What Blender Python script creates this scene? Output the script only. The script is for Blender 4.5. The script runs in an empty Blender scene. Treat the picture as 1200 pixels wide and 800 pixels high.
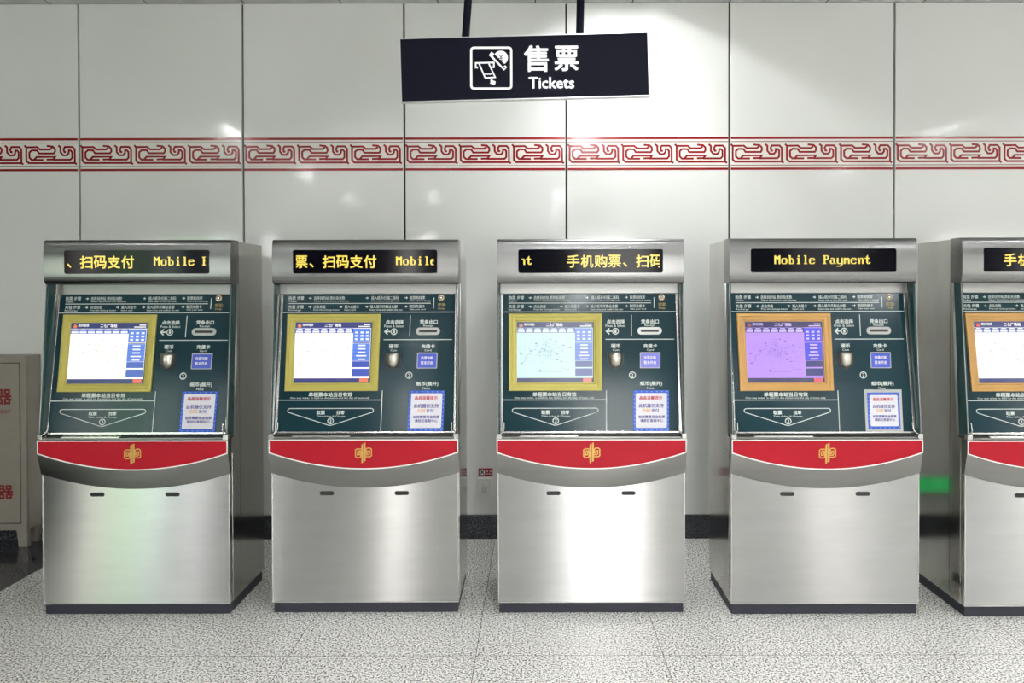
import bpy, bmesh, math, random
from mathutils import Vector, Matrix

C = bpy.context.scene.collection
SC = bpy.context.scene

# ------------------------------------------------------------------ camera, world, exposure
F, VX, HY = 850.0, 628.0, 342.0          # focal length and vanishing point in the 1200x800 frame
CAM_H, CAM_D = 1.537, 3.455
PITCH, ROLL = 0.7, -0.12
cam = bpy.data.cameras.new('camera')
cam.sensor_width = 36.0
cam.lens = F / 1200.0 * 36.0
cam.shift_x = -(VX - 600.0) / 1200.0
cam.shift_y = -((400.0 - HY) - F * math.tan(math.radians(PITCH))) / 1200.0
cam.clip_start = 0.05
cam_o = bpy.data.objects.new('camera', cam)
C.objects.link(cam_o)
cam_o.matrix_world = (Matrix.Translation((0, -CAM_D, CAM_H)) @ Matrix.Rotation(math.radians(90 - PITCH), 4, 'X')
                      @ Matrix.Rotation(math.radians(ROLL), 4, 'Z'))
SC.camera = cam_o

world = bpy.data.worlds.new('world')
SC.world = world
world.use_nodes = True
world.node_tree.nodes['Background'].inputs[0].default_value = (0.9, 0.95, 1.0, 1)
world.node_tree.nodes['Background'].inputs[1].default_value = 0.05
LAMP, LAMP_NEAR, LAMP_DIM = 172.0, 112.0, 90.0                              # ceiling tube emission

GLOW_PANELS = [                                 # added glow panels: x, y, width, bottom, top, colour, strength, label
    (1.25, -8.0, 1.15, 0.35, 2.6, (1.0, 0.99, 0.95), 15.0, 'wide white glow panel added for reflections, mirrored in the steel door of the cyan-screen machine'),
    (-2.02, -8.0, 0.22, 0.35, 2.6, (1.0, 0.98, 0.92), 24.0, 'narrow white glow panel added for reflections, mirrored as one thin streak beside a wall socket'),
    (-7.1, -8.0, 0.5, 0.35, 2.6, (1.0, 0.98, 0.90), 8.0, 'cream glow panel added for reflections, mirrored left of centre in the door nearest the cabinet'),
    (-6.45, -8.0, 0.5, 0.35, 2.6, (0.62, 1.0, 0.55), 6.0, 'green glow panel added for reflections, mirrored in the door nearest the grey cabinet'),
    (-5.85, -8.0, 0.45, 0.35, 2.6, (0.85, 1.0, 0.94), 9.0, 'pale mint glow panel added for reflections, mirrored in the door nearest the grey cabinet'),
    (-4.95, -8.0, 0.3, 0.35, 2.6, (1.0, 1.0, 1.0), 10.0, 'white glow panel added for reflections, mirrored right of the mint one in a steel door'),
    (4.6, -8.0, 1.1, 0.35, 2.6, (1.0, 0.98, 0.92), 4.0, 'dim cream glow panel added for reflections, mirrored in the purple-screen machine door'),
    (8.2, -8.0, 1.3, 0.35, 2.6, (1.0, 0.98, 0.92), 8.0, 'cream glow panel added for reflections, mirrored in the end machine door'),
]

SC.view_settings.view_transform = 'Standard'
SC.view_settings.look = 'None'
SC.view_settings.gamma = 1.0
SC.view_settings.exposure = 0.0
SC.view_settings.use_curve_mapping = False


def lin(r, g, b):
    return tuple(((c / 255.0) / 12.92 if c / 255.0 <= 0.04045 else ((c / 255.0 + 0.055) / 1.055) ** 2.4) for c in (r, g, b)) + (1.0,)


# ------------------------------------------------------------------ materials
def new_mat(name):
    m = bpy.data.materials.new(name)
    m.use_nodes = True
    return m, m.node_tree, m.node_tree.nodes['Principled BSDF']


def noise(nt, scale, detail=3.0, vec=None, rough=0.5):
    n = nt.nodes.new('ShaderNodeTexNoise')
    n.inputs['Scale'].default_value = scale
    n.inputs['Detail'].default_value = detail
    n.inputs['Roughness'].default_value = rough
    if vec is not None:
        nt.links.new(vec, n.inputs['Vector'])
    return n


def objco(nt, scale=(1, 1, 1)):
    t = nt.nodes.new('ShaderNodeTexCoord')
    mp = nt.nodes.new('ShaderNodeMapping')
    mp.inputs['Scale'].default_value = scale
    nt.links.new(t.outputs['Object'], mp.inputs['Vector'])
    return mp.outputs['Vector']


def ramp(nt, fac, stops):
    r = nt.nodes.new('ShaderNodeValToRGB')
    el = r.color_ramp.elements
    while len(el) < len(stops):
        el.new(0.5)
    for e, (p, c) in zip(el, stops):
        e.position = p
        e.color = c
    nt.links.new(fac, r.inputs['Fac'])
    return r


def plain(name, col, rough=0.45, metal=0.0, var=0.06, spec=0.5, scale=9.0, coat=0.0):
    m, nt, b = new_mat(name)
    n = noise(nt, scale, 4.0, objco(nt))
    lo = tuple(c * (1 - var) for c in col[:3]) + (1,)
    hi = tuple(min(1, c * (1 + var)) for c in col[:3]) + (1,)
    r = ramp(nt, n.outputs['Fac'], [(0.3, lo), (0.7, hi)])
    nt.links.new(r.outputs['Color'], b.inputs['Base Color'])
    b.inputs['Roughness'].default_value = rough
    b.inputs['Metallic'].default_value = metal
    b.inputs['Specular IOR Level'].default_value = spec
    b.inputs['Coat Weight'].default_value = coat
    b.inputs['Coat Roughness'].default_value = 0.05
    return m


def steel(name, col, rough, aniso=0.0, tangent=(0, 0, 1), bump=0.0, bscale=2.0, smear=(1, 1, 1), var=0.06):
    m, nt, b = new_mat(name)
    v = objco(nt, smear)
    n = noise(nt, 6.0, 6.0, v, 0.6)
    r = ramp(nt, n.outputs['Fac'], [(0.25, tuple(c * (1 - var) for c in col[:3]) + (1,)), (0.75, tuple(min(1, c * (1 + var)) for c in col[:3]) + (1,))])
    nt.links.new(r.outputs['Color'], b.inputs['Base Color'])
    b.inputs['Metallic'].default_value = 1.0
    mr = nt.nodes.new('ShaderNodeMapRange')
    mr.inputs['To Min'].default_value = rough * 0.85
    mr.inputs['To Max'].default_value = rough * 1.2
    nt.links.new(n.outputs['Fac'], mr.inputs['Value'])
    nt.links.new(mr.outputs['Result'], b.inputs['Roughness'])
    if aniso:
        b.inputs['Anisotropic'].default_value = aniso
        cx = nt.nodes.new('ShaderNodeCombineXYZ')
        for i in range(3):
            cx.inputs[i].default_value = tangent[i]
        nt.links.new(cx.outputs[0], b.inputs['Tangent'])
    if bump:
        n2 = noise(nt, bscale, 1.0, objco(nt))
        bp = nt.nodes.new('ShaderNodeBump')
        bp.inputs['Strength'].default_value = bump
        bp.inputs['Distance'].default_value = 0.02
        nt.links.new(n2.outputs['Fac'], bp.inputs['Height'])
        nt.links.new(bp.outputs['Normal'], b.inputs['Normal'])
    return m


def glow(name, col, strength):
    m, nt, b = new_mat(name)
    n = noise(nt, 40.0, 2.0, objco(nt))
    r = ramp(nt, n.outputs['Fac'], [(0.2, tuple(c * 0.95 for c in col[:3]) + (1,)), (0.8, tuple(col[:3]) + (1,))])
    b.inputs['Base Color'].default_value = (0.02, 0.02, 0.02, 1)
    b.inputs['Roughness'].default_value = 0.25
    nt.links.new(r.outputs['Color'], b.inputs['Emission Color'])
    b.inputs['Emission Strength'].default_value = strength
    return m


def enamel_wall():
    m, nt, b = new_mat('cream_enamel')
    v = objco(nt)
    n = noise(nt, 1.3, 4.0, v)
    r = ramp(nt, n.outputs['Fac'], [(0.3, lin(216, 217, 213)), (0.7, lin(222, 223, 220))])
    nt.links.new(r.outputs['Color'], b.inputs['Base Color'])
    b.inputs['Roughness'].default_value = 0.08
    n2 = noise(nt, 1.6, 1.0, v)
    bp = nt.nodes.new('ShaderNodeBump')
    bp.inputs['Strength'].default_value = 0.12
    bp.inputs['Distance'].default_value = 0.03
    nt.links.new(n2.outputs['Fac'], bp.inputs['Height'])
    nt.links.new(bp.outputs['Normal'], b.inputs['Normal'])
    return m


def granite(name, cols, rough, seam=None):
    m, nt, b = new_mat(name)
    v = objco(nt)
    n = noise(nt, 120.0, 3.0, v, 0.6)
    r = ramp(nt, n.outputs['Fac'], [(0.35, cols[0]), (0.43, cols[1]), (0.49, cols[2]), (0.57, cols[3])])
    out = r.outputs['Color']
    if seam:
        ox, oy, p = seam
        sp = nt.nodes.new('ShaderNodeSeparateXYZ')
        nt.links.new(v, sp.inputs[0])
        ds = []
        for k, o in ((0, ox), (1, oy)):
            a = nt.nodes.new('ShaderNodeMath'); a.operation = 'SUBTRACT'
            nt.links.new(sp.outputs[k], a.inputs[0]); a.inputs[1].default_value = o - p / 2
            pp = nt.nodes.new('ShaderNodeMath'); pp.operation = 'PINGPONG'
            nt.links.new(a.outputs[0], pp.inputs[0]); pp.inputs[1].default_value = p / 2
            ds.append(pp.outputs[0])
        mx = nt.nodes.new('ShaderNodeMath'); mx.operation = 'MAXIMUM'
        nt.links.new(ds[0], mx.inputs[0]); nt.links.new(ds[1], mx.inputs[1])
        gt = nt.nodes.new('ShaderNodeMath'); gt.operation = 'GREATER_THAN'
        nt.links.new(mx.outputs[0], gt.inputs[0]); gt.inputs[1].default_value = p / 2 - 0.0013
        mix = nt.nodes.new('ShaderNodeMix'); mix.data_type = 'RGBA'
        nt.links.new(gt.outputs[0], mix.inputs['Factor'])
        nt.links.new(out, mix.inputs['A'])
        mix.inputs['B'].default_value = lin(70, 68, 64)
        out = mix.outputs['Result']
    nt.links.new(out, b.inputs['Base Color'])
    b.inputs['Roughness'].default_value = rough
    return m


def ceiling_mat():
    m, nt, b = new_mat('grey_ceiling_panels')
    v = objco(nt)
    br = nt.nodes.new('ShaderNodeTexBrick')
    br.offset = 0.0
    br.inputs['Scale'].default_value = 1.0
    br.inputs['Brick Width'].default_value = 0.6
    br.inputs['Row Height'].default_value = 1.2
    br.inputs['Mortar Size'].default_value = 0.004
    br.inputs['Color1'].default_value = lin(205, 207, 203)
    br.inputs['Color2'].default_value = lin(200, 202, 198)
    br.inputs['Mortar'].default_value = lin(60, 60, 60)
    nt.links.new(v, br.inputs['Vector'])
    nt.links.new(br.outputs['Color'], b.inputs['Base Color'])
    b.inputs['Roughness'].default_value = 0.5
    return m


M = {}
M['wall'] = enamel_wall()
M['joint'] = plain('dark_joint', lin(52, 54, 50), 0.8)
M['red_print'] = plain('red_enamel_print', lin(134, 20, 28), 0.15)
M['thin_print'] = plain('brown_enamel_print', lin(130, 92, 88), 0.2)
M['band_ground'] = plain('cream_band_enamel', lin(224, 221, 216), 0.1)
M['skirting'] = granite('dark_granite', (lin(20, 21, 26), lin(34, 36, 42), lin(46, 47, 54), lin(76, 78, 84)), 0.25)
M['floor'] = granite('pale_granite', (lin(20, 20, 20), lin(120, 119, 116), lin(222, 220, 216), lin(252, 251, 248)), 0.27, (-0.257, 0.3875, 0.793))
M['floor_dark'] = granite('black_granite', (lin(24, 24, 28), lin(40, 40, 45), lin(52, 52, 58), lin(90, 90, 96)), 0.12)
M['ceiling'] = ceiling_mat()
M['far_wall'] = plain('grey_far_wall', lin(105, 108, 106), 0.4)
M['side_wall'] = plain('grey_hall_wall', lin(165, 167, 162), 0.35)
M['white_metal'] = plain('white_lamp_metal', lin(225, 226, 224), 0.4)
M['tube'] = glow('lamp_tube', (0.97, 0.985, 1.0), LAMP)
M['tube_near'] = glow('shielded_lamp_tube', (0.97, 0.985, 1.0), LAMP_NEAR)
M['tube_dim'] = glow('dimmed_lamp_tube', (0.98, 0.99, 1.0), LAMP_DIM)  # tubes dimmed and shortened to keep the left of the wall darker
M['door_steel'] = steel('brushed_front_steel', (0.57, 0.565, 0.56), 0.29, 1.0, (0, 0, 1), 0.025, 1.7, (0.6, 1, 3))
M['hood_steel'] = steel('brushed_hood_steel', (0.23, 0.23, 0.228), 0.24, 0.6, (1, 0, 0), 0.02, 2.0, (0.4, 1, 6))
M['body_steel'] = steel('satin_cabinet_steel', (0.55, 0.54, 0.51), 0.13, 0, (0, 0, 1), 0.03, 1.5, (1, 1, 0.5), 0.1)
M['strip_steel'] = steel('dull_bumper_steel', (0.25, 0.248, 0.236), 0.3, 0.5, (0, 0, 1), 0.04, 3.0, (0.5, 1, 4))
M['cup_steel'] = steel('satin_cup_steel', (0.5, 0.48, 0.43), 0.3)
M['trim_steel'] = steel('pale_trim_steel', (0.42, 0.42, 0.41), 0.4)
M['chrome'] = steel('polished_edge_steel', (0.70, 0.70, 0.69), 0.18)
M['navy'] = plain('dark_plinth_paint', lin(38, 40, 52), 0.5)
M['red'] = plain('red_band_paint', lin(168, 20, 37), 0.35, 0, 0.03, 0.2)
M['white_trim'] = plain('white_trim_paint', lin(238, 236, 232), 0.4)
M['gold'] = plain('gold_emblem', lin(206, 162, 84), 0.35, 0.3)
M['gold_dark'] = plain('gold_emblem_groove', lin(140, 88, 40), 0.4)
M['panel'] = plain('dark_teal_panel', lin(24, 51, 59), 0.14, 0, 0.1, 0.22, 5.0)
M['fin'] = plain('dark_green_side_fin', lin(36, 66, 66), 0.2, 0, 0.08, 0.3, 5.0)
M['print'] = plain('pale_panel_print', lin(205, 214, 210), 0.5)
M['print_gold'] = plain('gold_panel_print', lin(170, 146, 84), 0.5)
M['black'] = plain('black_slot', lin(14, 14, 18), 0.4)
M['led_glass'] = plain('black_display_glass', lin(10, 10, 18), 0.1, 0, 0.06, 0.12)
M['led'] = glow('amber_led', (1.0, 0.74, 0.09), 1.1)
M['bezel_yellow'] = plain('yellow_gold_bezel', lin(182, 170, 84), 0.45, 0.1, 0.04)
M['bezel_gold'] = plain('orange_gold_bezel', lin(190, 146, 84), 0.45, 0.1, 0.04)
M['card_blue'] = plain('blue_card_sticker', lin(66, 84, 190), 0.25)
M['card_violet'] = plain('violet_card_sticker', lin(112, 112, 208), 0.25)
M['paper'] = plain('white_paper', lin(222, 220, 228), 0.5, 0, 0.02)
M['blue_paper'] = plain('blue_paper_border', lin(40, 84, 190), 0.45)
M['dash'] = plain('pale_blue_dash', lin(150, 190, 240), 0.5)
M['ink_red'] = plain('red_ink', lin(190, 60, 76), 0.5)
M['ink_blue'] = plain('blue_ink', lin(62, 58, 140), 0.5)
M['ink_gold'] = plain('gold_ink', lin(216, 160, 66), 0.5)
M['sleeve'] = plain('grey_plastic_sleeve', lin(176, 178, 176), 0.25)
M['sign_navy'] = plain('navy_sign_face', lin(11, 13, 27), 0.6, 0, 0.06, 0.1)
M['sign_frame'] = steel('sign_edge_aluminium', (0.75, 0.76, 0.78), 0.3)
M['sign_white'] = glow('lit_sign_white', (1.0, 1.0, 1.0), 1.1)
M['socket'] = plain('white_socket_plastic', lin(216, 216, 208), 0.35)
M['socket_grey'] = plain('grey_socket_flap', lin(180, 180, 174), 0.35)
M['label_red'] = plain('dark_red_sticker', lin(140, 22, 32), 0.4)
M['cab'] = plain('grey_cabinet_paint', lin(138, 131, 122), 0.4)
M['cab_red'] = plain('red_cabinet_lettering', lin(118, 16, 20), 0.5)
M['cab_gap'] = plain('cabinet_door_gap', lin(60, 58, 52), 0.6)
M['exit_green'] = glow('lit_exit_green', (0.05, 0.8, 0.2), 0.6)
M['cable'] = plain('black_cable_rubber', lin(22, 22, 24), 0.5)


# ------------------------------------------------------------------ mesh tools
class MB:
    def __init__(s):
        s.v, s.f, s.m, s.mats = [], [], [], []

    def mi(s, mat):
        if mat not in s.mats:
            s.mats.append(mat)
        return s.mats.index(mat)

    def add(s, verts, faces, mat):
        o = len(s.v)
        s.v.extend([tuple(p) for p in verts])
        k = s.mi(mat)
        for f in faces:
            s.f.append([i + o for i in f]); s.m.append(k)

    def box(s, x0, x1, y0, y1, z0, z1, mat):
        v = [(x, y, z) for x in (x0, x1) for y in (y0, y1) for z in (z0, z1)]
        s.add(v, [(0, 1, 3, 2), (4, 6, 7, 5), (0, 4, 5, 1), (2, 3, 7, 6), (0, 2, 6, 4), (1, 5, 7, 3)], mat)

    def prism(s, prof, x0, x1, mat, cap_mat=None):
        """prof: (y, z) outline extruded along x"""
        n = len(prof)
        v = [(x0, y, z) for y, z in prof] + [(x1, y, z) for y, z in prof]
        s.add(v, [(i, (i + 1) % n, (i + 1) % n + n, i + n) for i in range(n)], mat)
        s.add(v, [tuple(range(n))[::-1], tuple(range(n, 2 * n))], cap_mat or mat)

    def poly(s, pts, fn, mat, h=0.0, thick=0.0):
        """flat outline (a, b) through fn(a, b, h); with thick it becomes a solid plate"""
        n = len(pts)
        if not thick:
            s.add([fn(a, b, h) for a, b in pts], [tuple(range(n))], mat)
        else:
            v = [fn(a, b, h) for a, b in pts] + [fn(a, b, h + thick) for a, b in pts]
            s.add(v, [tuple(range(n)), tuple(range(n, 2 * n))] + [(i, (i + 1) % n, (i + 1) % n + n, i + n) for i in range(n)], mat)

    def rect(s, a0, a1, b0, b1, fn, mat, h=0.0, thick=0.0):
        s.poly([(a0, b0), (a1, b0), (a1, b1), (a0, b1)], fn, mat, h, thick)

    def ribbon(s, pts, w, fn, mat, h=0.0, closed=False):
        n = len(pts)
        L, R = [], []
        for i in range(n):
            p = Vector(pts[i])
            d0 = (p - Vector(pts[i - 1])) if (closed or i > 0) else None
            d1 = (Vector(pts[(i + 1) % n]) - p) if (closed or i < n - 1) else None
            if d0 is None: d0 = d1
            if d1 is None: d1 = d0
            d0 = d0.normalized(); d1 = d1.normalized()
            t = (d0 + d1)
            t = t.normalized() if t.length > 1e-6 else d0
            nn = Vector((-t.y, t.x))
            c = max(0.5, abs(nn.dot(Vector((-d0.y, d0.x)))))
            L.append(p + nn * (w / 2 / c)); R.append(p - nn * (w / 2 / c))
        v = [fn(q.x, q.y, h) for q in L] + [fn(q.x, q.y, h) for q in R]
        m = n if closed else n - 1
        s.add(v, [(i, (i + 1) % n, (i + 1) % n + n, i + n) for i in range(m)], mat)

    def text(s, body, a0, a1, b0, b1, fn, mat, h=0.0, bold=0.0, res=2):
        """lettering fitted to the box a0..a1 x b0(top)..b1(bottom)"""
        vs, fs, (x0, x1, y0, y1) = glyphs(body, 0.0, res)
        d = abs(b1 - b0) * bold                    # stroke thickening by overlaid prints
        a0, a1, b0, b1 = a0 + d, a1 - d, b0 + math.copysign(d, b1 - b0), b1 - math.copysign(d, b1 - b0)
        sx, sy = (a1 - a0) / (x1 - x0), (b1 - b0) / (y1 - y0)
        for k, (ox, oy) in enumerate(((-1, -.5), (1, .5), (-.5, 1), (.5, -1)) if bold > 0.015 else (((-1, 0), (1, 0)) if bold else ((0, 0),))):
            s.add([fn(a0 + (x - x0) * sx + ox * d, b1 - (y - y0) * sy + oy * d, h + k * 0.00008) for x, y in vs], fs, mat)

    def build(s, name, parent=None, smooth=False, bevel=0.0, fix=True, seg=2):
        me = bpy.data.meshes.new(name)
        me.from_pydata(s.v, [], s.f)
        for m in s.mats:
            me.materials.append(m)
        me.polygons.foreach_set('material_index', s.m)
        if fix:
            b = bmesh.new(); b.from_mesh(me)
            bmesh.ops.remove_doubles(b, verts=b.verts, dist=1e-6)
            bmesh.ops.recalc_face_normals(b, faces=b.faces)
            b.to_mesh(me); b.free()
        if smooth:
            me.polygons.foreach_set('use_smooth', [True] * len(me.polygons))
            if smooth == 'angle':
                me.set_sharp_from_angle(angle=math.radians(42))
        o = bpy.data.objects.new(name, me)
        C.objects.link(o)
        if parent is not None:
            o.parent = parent
        if bevel:
            bv = o.modifiers.new('edge', 'BEVEL')
            bv.width = bevel; bv.segments = seg; bv.limit_method = 'ANGLE'; bv.angle_limit = math.radians(40)
        return o


_gl = {}


def glyphs(body, bold, res):
    k = (body, bold, res)
    if k not in _gl:
        cu = bpy.data.curves.new('lettering', 'FONT')
        cu.body = body
        cu.offset = bold
        cu.resolution_u = res
        o = bpy.data.objects.new('lettering', cu)
        C.objects.link(o)
        dg = bpy.context.evaluated_depsgraph_get()
        dg.update()
        me = bpy.data.meshes.new_from_object(o.evaluated_get(dg))
        vs = [(v.co.x, v.co.y) for v in me.vertices]
        fs = [tuple(p.vertices) for p in me.polygons]
        bpy.data.objects.remove(o); bpy.data.curves.remove(cu); bpy.data.meshes.remove(me)
        xs = [p[0] for p in vs]; ys = [p[1] for p in vs]
        _gl[k] = (vs, fs, (min(xs), max(xs), min(ys), max(ys)))
    return _gl[k]


def tube(mb, pts, r, mat, n=10):
    ring = []
    P = [Vector(p) for p in pts]
    for i, p in enumerate(P):
        t = (P[min(i + 1, len(P) - 1)] - P[max(i - 1, 0)]).normalized()
        a = t.orthogonal().normalized() if i == 0 else (a - t * a.dot(t)).normalized()
        bb = t.cross(a)
        ring.append([p + (a * math.cos(2 * math.pi * k / n) + bb * math.sin(2 * math.pi * k / n)) * r for k in range(n)])
    v = [q for rr in ring for q in rr]
    f = [(i * n + k, i * n + (k + 1) % n, (i + 1) * n + (k + 1) % n, (i + 1) * n + k) for i in range(len(P) - 1) for k in range(n)]
    f += [tuple(range(n))[::-1], tuple(range((len(P) - 1) * n, len(P) * n))]
    mb.add(v, f, mat)


def rrect(a0, a1, b0, b1, r, n=5):
    pts = []
    for cx, cy, s0 in ((a1 - r, b1 - r, 0), (a0 + r, b1 - r, 90), (a0 + r, b0 + r, 180), (a1 - r, b0 + r, 270)):
        for k in range(n + 1):
            t = math.radians(s0 + 90 * k / n)
            pts.append((cx + r * math.cos(t), cy + r * math.sin(t)))
    return pts


def circ(cx, cy, r, n=20):
    return [(cx + r * math.cos(2 * math.pi * k / n), cy + r * math.sin(2 * math.pi * k / n)) for k in range(n)]


def empty(name, loc, label, cat, group=None):
    o = bpy.data.objects.new(name, None)
    C.objects.link(o)
    o.location = loc
    tag(o, label, cat, group)
    return o


def tag(o, label, cat, group=None):
    o['label'] = label
    o['category'] = cat
    if group:
        o['group'] = group
    return o


def struct(o):
    o['kind'] = 'structure'
    return o


def front(a, b, h=0.0, y=0.0):
    return (a, y - h, b)


# ------------------------------------------------------------------ room shell
WALL_Y, CEIL_Z, BACK_Y = 1.055, 3.325, -17.0
XL, XR = -9.5, 9.5

seams = [-2.830, -1.814, -0.814, 0.191, 1.202, 2.225]
while seams[0] - 1.01 > XL:
    seams.insert(0, seams[0] - 1.01)
while seams[-1] + 1.01 < XR:
    seams.append(seams[-1] + 1.01)
w = MB()
edges = [XL] + seams + [XR]
G = 0.006
for a, b in zip(edges, edges[1:]):
    w.box(a + G, b - G, WALL_Y, WALL_Y + 0.03, 0.147, CEIL_Z - 0.002, M['wall'])
w.box(XL, XR, WALL_Y + 0.02, WALL_Y + 0.08, 0.0, CEIL_Z, M['joint'])
wall = struct(w.build('wall_back', bevel=0.002))

# red fret band printed on the wall panels, three motifs to a panel
MOTIF = [
    [(405, 116), (418, 132), (418, 224), (434, 240), (764, 240), (778, 249)],
    [(764, 240), (764, 146), (748, 128), (694, 128), (684, 146), (690, 164), (702, 164)],
    [(646, 117), (662, 130), (662, 164), (680, 186), (708, 186), (720, 172), (722, 152), (734, 152), (745, 164), (745, 204), (732, 217), (606, 217)],
    [(418, 130), (496, 129), (516, 146), (586, 146), (604, 134)],
    [(564, 121), (606, 125), (622, 140), (624, 158), (615, 173), (508, 173), (494, 152), (458, 151), (440, 166), (440, 203), (456, 218), (540, 218)],
    [(474, 216), (492, 197), (624, 197), (608, 215), (562, 216)],
]


def zw(py):
    return CAM_H + (HY - py) / 188.5


WF = lambda a, b, h=0.0: (a, WALL_Y - h, b)
band = MB()
for a, b in zip(edges, edges[1:]):
    x0, x1 = a + G + 0.002, b - G - 0.002
    band.rect(x0, x1, zw(199.8), zw(161.2), WF, M['band_ground'], 0.0012)
    for py, t, mt in ((162.6, 0.0145, 'red_print'), (198.4, 0.0145, 'red_print'), (166.8, 0.005, 'thin_print'), (194.3, 0.005, 'thin_print')):
        band.rect(x0, x1, zw(py) - t / 2, zw(py) + t / 2, WF, M[mt], 0.002)
    if -4.5 < a < 4.5:
        p = (x1 - x0) / 3.0
        for k in range(3):
            for st in MOTIF:
                pts = [(x0 + k * p + (x - 404) / 376.0 * p * 0.985, zw(150 + y / 6.0 + 0.15)) for x, y in st]
                band.ribbon(pts, 0.0122, WF, M['red_print'], 0.0024)
band.build('pattern_band', wall, fix=False)

sk = MB()
sk.box(XL, XR, WALL_Y - 0.012, WALL_Y + 0.02, 0.0, 0.147, M['skirting'])
struct(sk.build('baseboard_back', bevel=0.002))

fl = MB()
fl.box(-2.766, XR, BACK_Y, WALL_Y + 0.05, -0.06, 0.0, M['floor'])
struct(fl.build('floor'))
fd = MB()
fd.box(XL, -2.766, BACK_Y, WALL_Y + 0.05, -0.06, 0.0, M['floor_dark'])
struct(fd.build('floor_border'))

# ceiling with cut-outs for the recessed lights
COLX = [-3.5, 0.55, 4.55, 8.3]
ROWY = [0.185, -2.62, -5.5, -8.4, -11.3, -14.2]
lamps = [(x, y) for x in COLX for y in ROWY if not (y > 0 and x < 0)] + [(-1.97, -8.4)]
LW, LL = 0.15, 0.6
xs = sorted({XL, XR} | {x + s for x, _ in lamps for s in (-LW, LW)})
ys = sorted({BACK_Y, WALL_Y + 0.05} | {y + s for _, y in lamps for s in (-LL, LL)})
ce = MB()
for xa, xb in zip(xs, xs[1:]):
    for ya, yb in zip(ys, ys[1:]):
        cx, cy = (xa + xb) / 2, (ya + yb) / 2
        if any(abs(cx - x) < LW and abs(cy - y) < LL for x, y in lamps):
            continue
        ce.add([(xa, ya, CEIL_Z), (xb, ya, CEIL_Z), (xb, yb, CEIL_Z), (xa, yb, CEIL_Z)], [(0, 3, 2, 1)], M['ceiling'])
struct(ce.build('ceiling', fix=False))

for nm, bx, mt in (('wall_left', (XL - 0.1, XL, BACK_Y, WALL_Y), 'far_wall'), ('wall_right', (XR, XR + 0.1, BACK_Y, WALL_Y), 'side_wall'),
                   ('wall_front', (XL, XR, BACK_Y - 0.1, BACK_Y), 'far_wall')):
    q = MB(); q.box(*bx, 0.0, CEIL_Z, M[mt]); struct(q.build(nm))

# one recessed two-tube light, then copies
def lamp(key):
    r = empty('ceiling_light', (0, 0, 0), 'recessed two-tube ceiling light mirrored in the glossy wall and steel fronts', 'ceiling light', 'recessed ceiling lights')
    q = MB()
    D = 0.13
    a, b = LW - 0.001, LL - 0.001
    q.box(-a, a, -b, b, D, D + 0.02, M['white_metal'])
    for s in (-1, 1):
        q.box(min(s * a, s * (a - 0.012)), max(s * a, s * (a - 0.012)), -b, b, 0.0, D, M['white_metal'])
        q.box(-a, a, min(s * b, s * (b - 0.012)), max(s * b, s * (b - 0.012)), 0.0, D, M['white_metal'])
    q.build('housing', r)
    for s in (-1, 1):
        t = MB(); tube(t, [(s * 0.07, -b + 0.03, D - 0.025), (s * 0.07, b - 0.03 if key != 'tube_dim' else -b + 0.45, D - 0.025)], 0.02, M[key], 12)
        t.build('lamp_tube', r, smooth=True)
    return r


def copy_tree(o, parent=None):
    c = o.copy(); C.objects.link(c); c.parent = parent
    for ch in list(o.children):
        copy_tree(ch, c)
    return c


l0 = {}
for x, y in lamps:
    key = 'tube_near' if y > 0 else ('tube_dim' if x < -1 else 'tube')
    if key not in l0:
        l = l0[key] = lamp(key)
    else:
        l = copy_tree(l0[key])
    l.location = (x, y, CEIL_Z)

# unseen glow panels added across the hall to put streaks in the steel doors
def glow_panel(x, y, w_, z0, z1, col, k, lab):
    r = empty('added_glow_panel', (x, y, 0), lab, 'added glow panel', 'glow panels added for door reflections')
    q = MB(); q.box(-w_ / 2 - 0.04, w_ / 2 + 0.04, -0.16, 0.0, 0.0, z1 + 0.05, M['sign_frame']); q.build('casing', r, bevel=0.004)
    q = MB(); q.box(-w_ / 2, w_ / 2, -0.01, 0.006, z0, z1, glow('added_panel_glow', col, k)); q.build('lit_face', r)


for a in GLOW_PANELS:
    glow_panel(*a)

# ------------------------------------------------------------------ ticket machines
W = 0.447                                  # half width
PA, PB = Vector((0.010, 0.866)), Vector((0.112, 1.527))      # control panel bottom / top (y, z)
PD = (PB - PA).normalized()
PN = Vector((-PD.y, PD.x))                 # outwards, towards the customer
X3 = 0.2626


def pan(px, py, h=0.0):
    """design drawing of the control panel (taken in the frame of the middle machine) to machine space"""
    dx, dz = (px - VX) / F, (HY - py) / F
    # camera (0,-CAM_D,CAM_H); point y=-CAM_D+t, z=CAM_H+dz*t on the plane through PA along PD
    t = ((PA.x + CAM_D) * PD.y - (PA.y - CAM_H) * PD.x) / (PD.y - dz * PD.x)
    return (dx * t - X3, -CAM_D + t + PN.x * h, CAM_H + dz * t + PN.y * h)


def zred(x):
    return 0.698 + 0.077 * (x / W) ** 2


def zstrip(x):
    return 0.603 + 0.070 * (x / W) ** 2


def ring_frame(mb, a0, a1, b0, b1, prof, fn, mat):
    """picture-frame moulding; prof = (inset, height)"""
    v = []
    for ins, h in prof:
        v += [fn(a0 + ins, b0 + ins, h), fn(a1 - ins, b0 + ins, h), fn(a1 - ins, b1 - ins, h), fn(a0 + ins, b1 - ins, h)]
    f = []
    for k in range(len(prof) - 1):
        for i in range(4):
            f.append((k * 4 + i, k * 4 + (i + 1) % 4, k * 4 + 4 + (i + 1) % 4, k * 4 + 4 + i))
    mb.add(v, f, mat)


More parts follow.
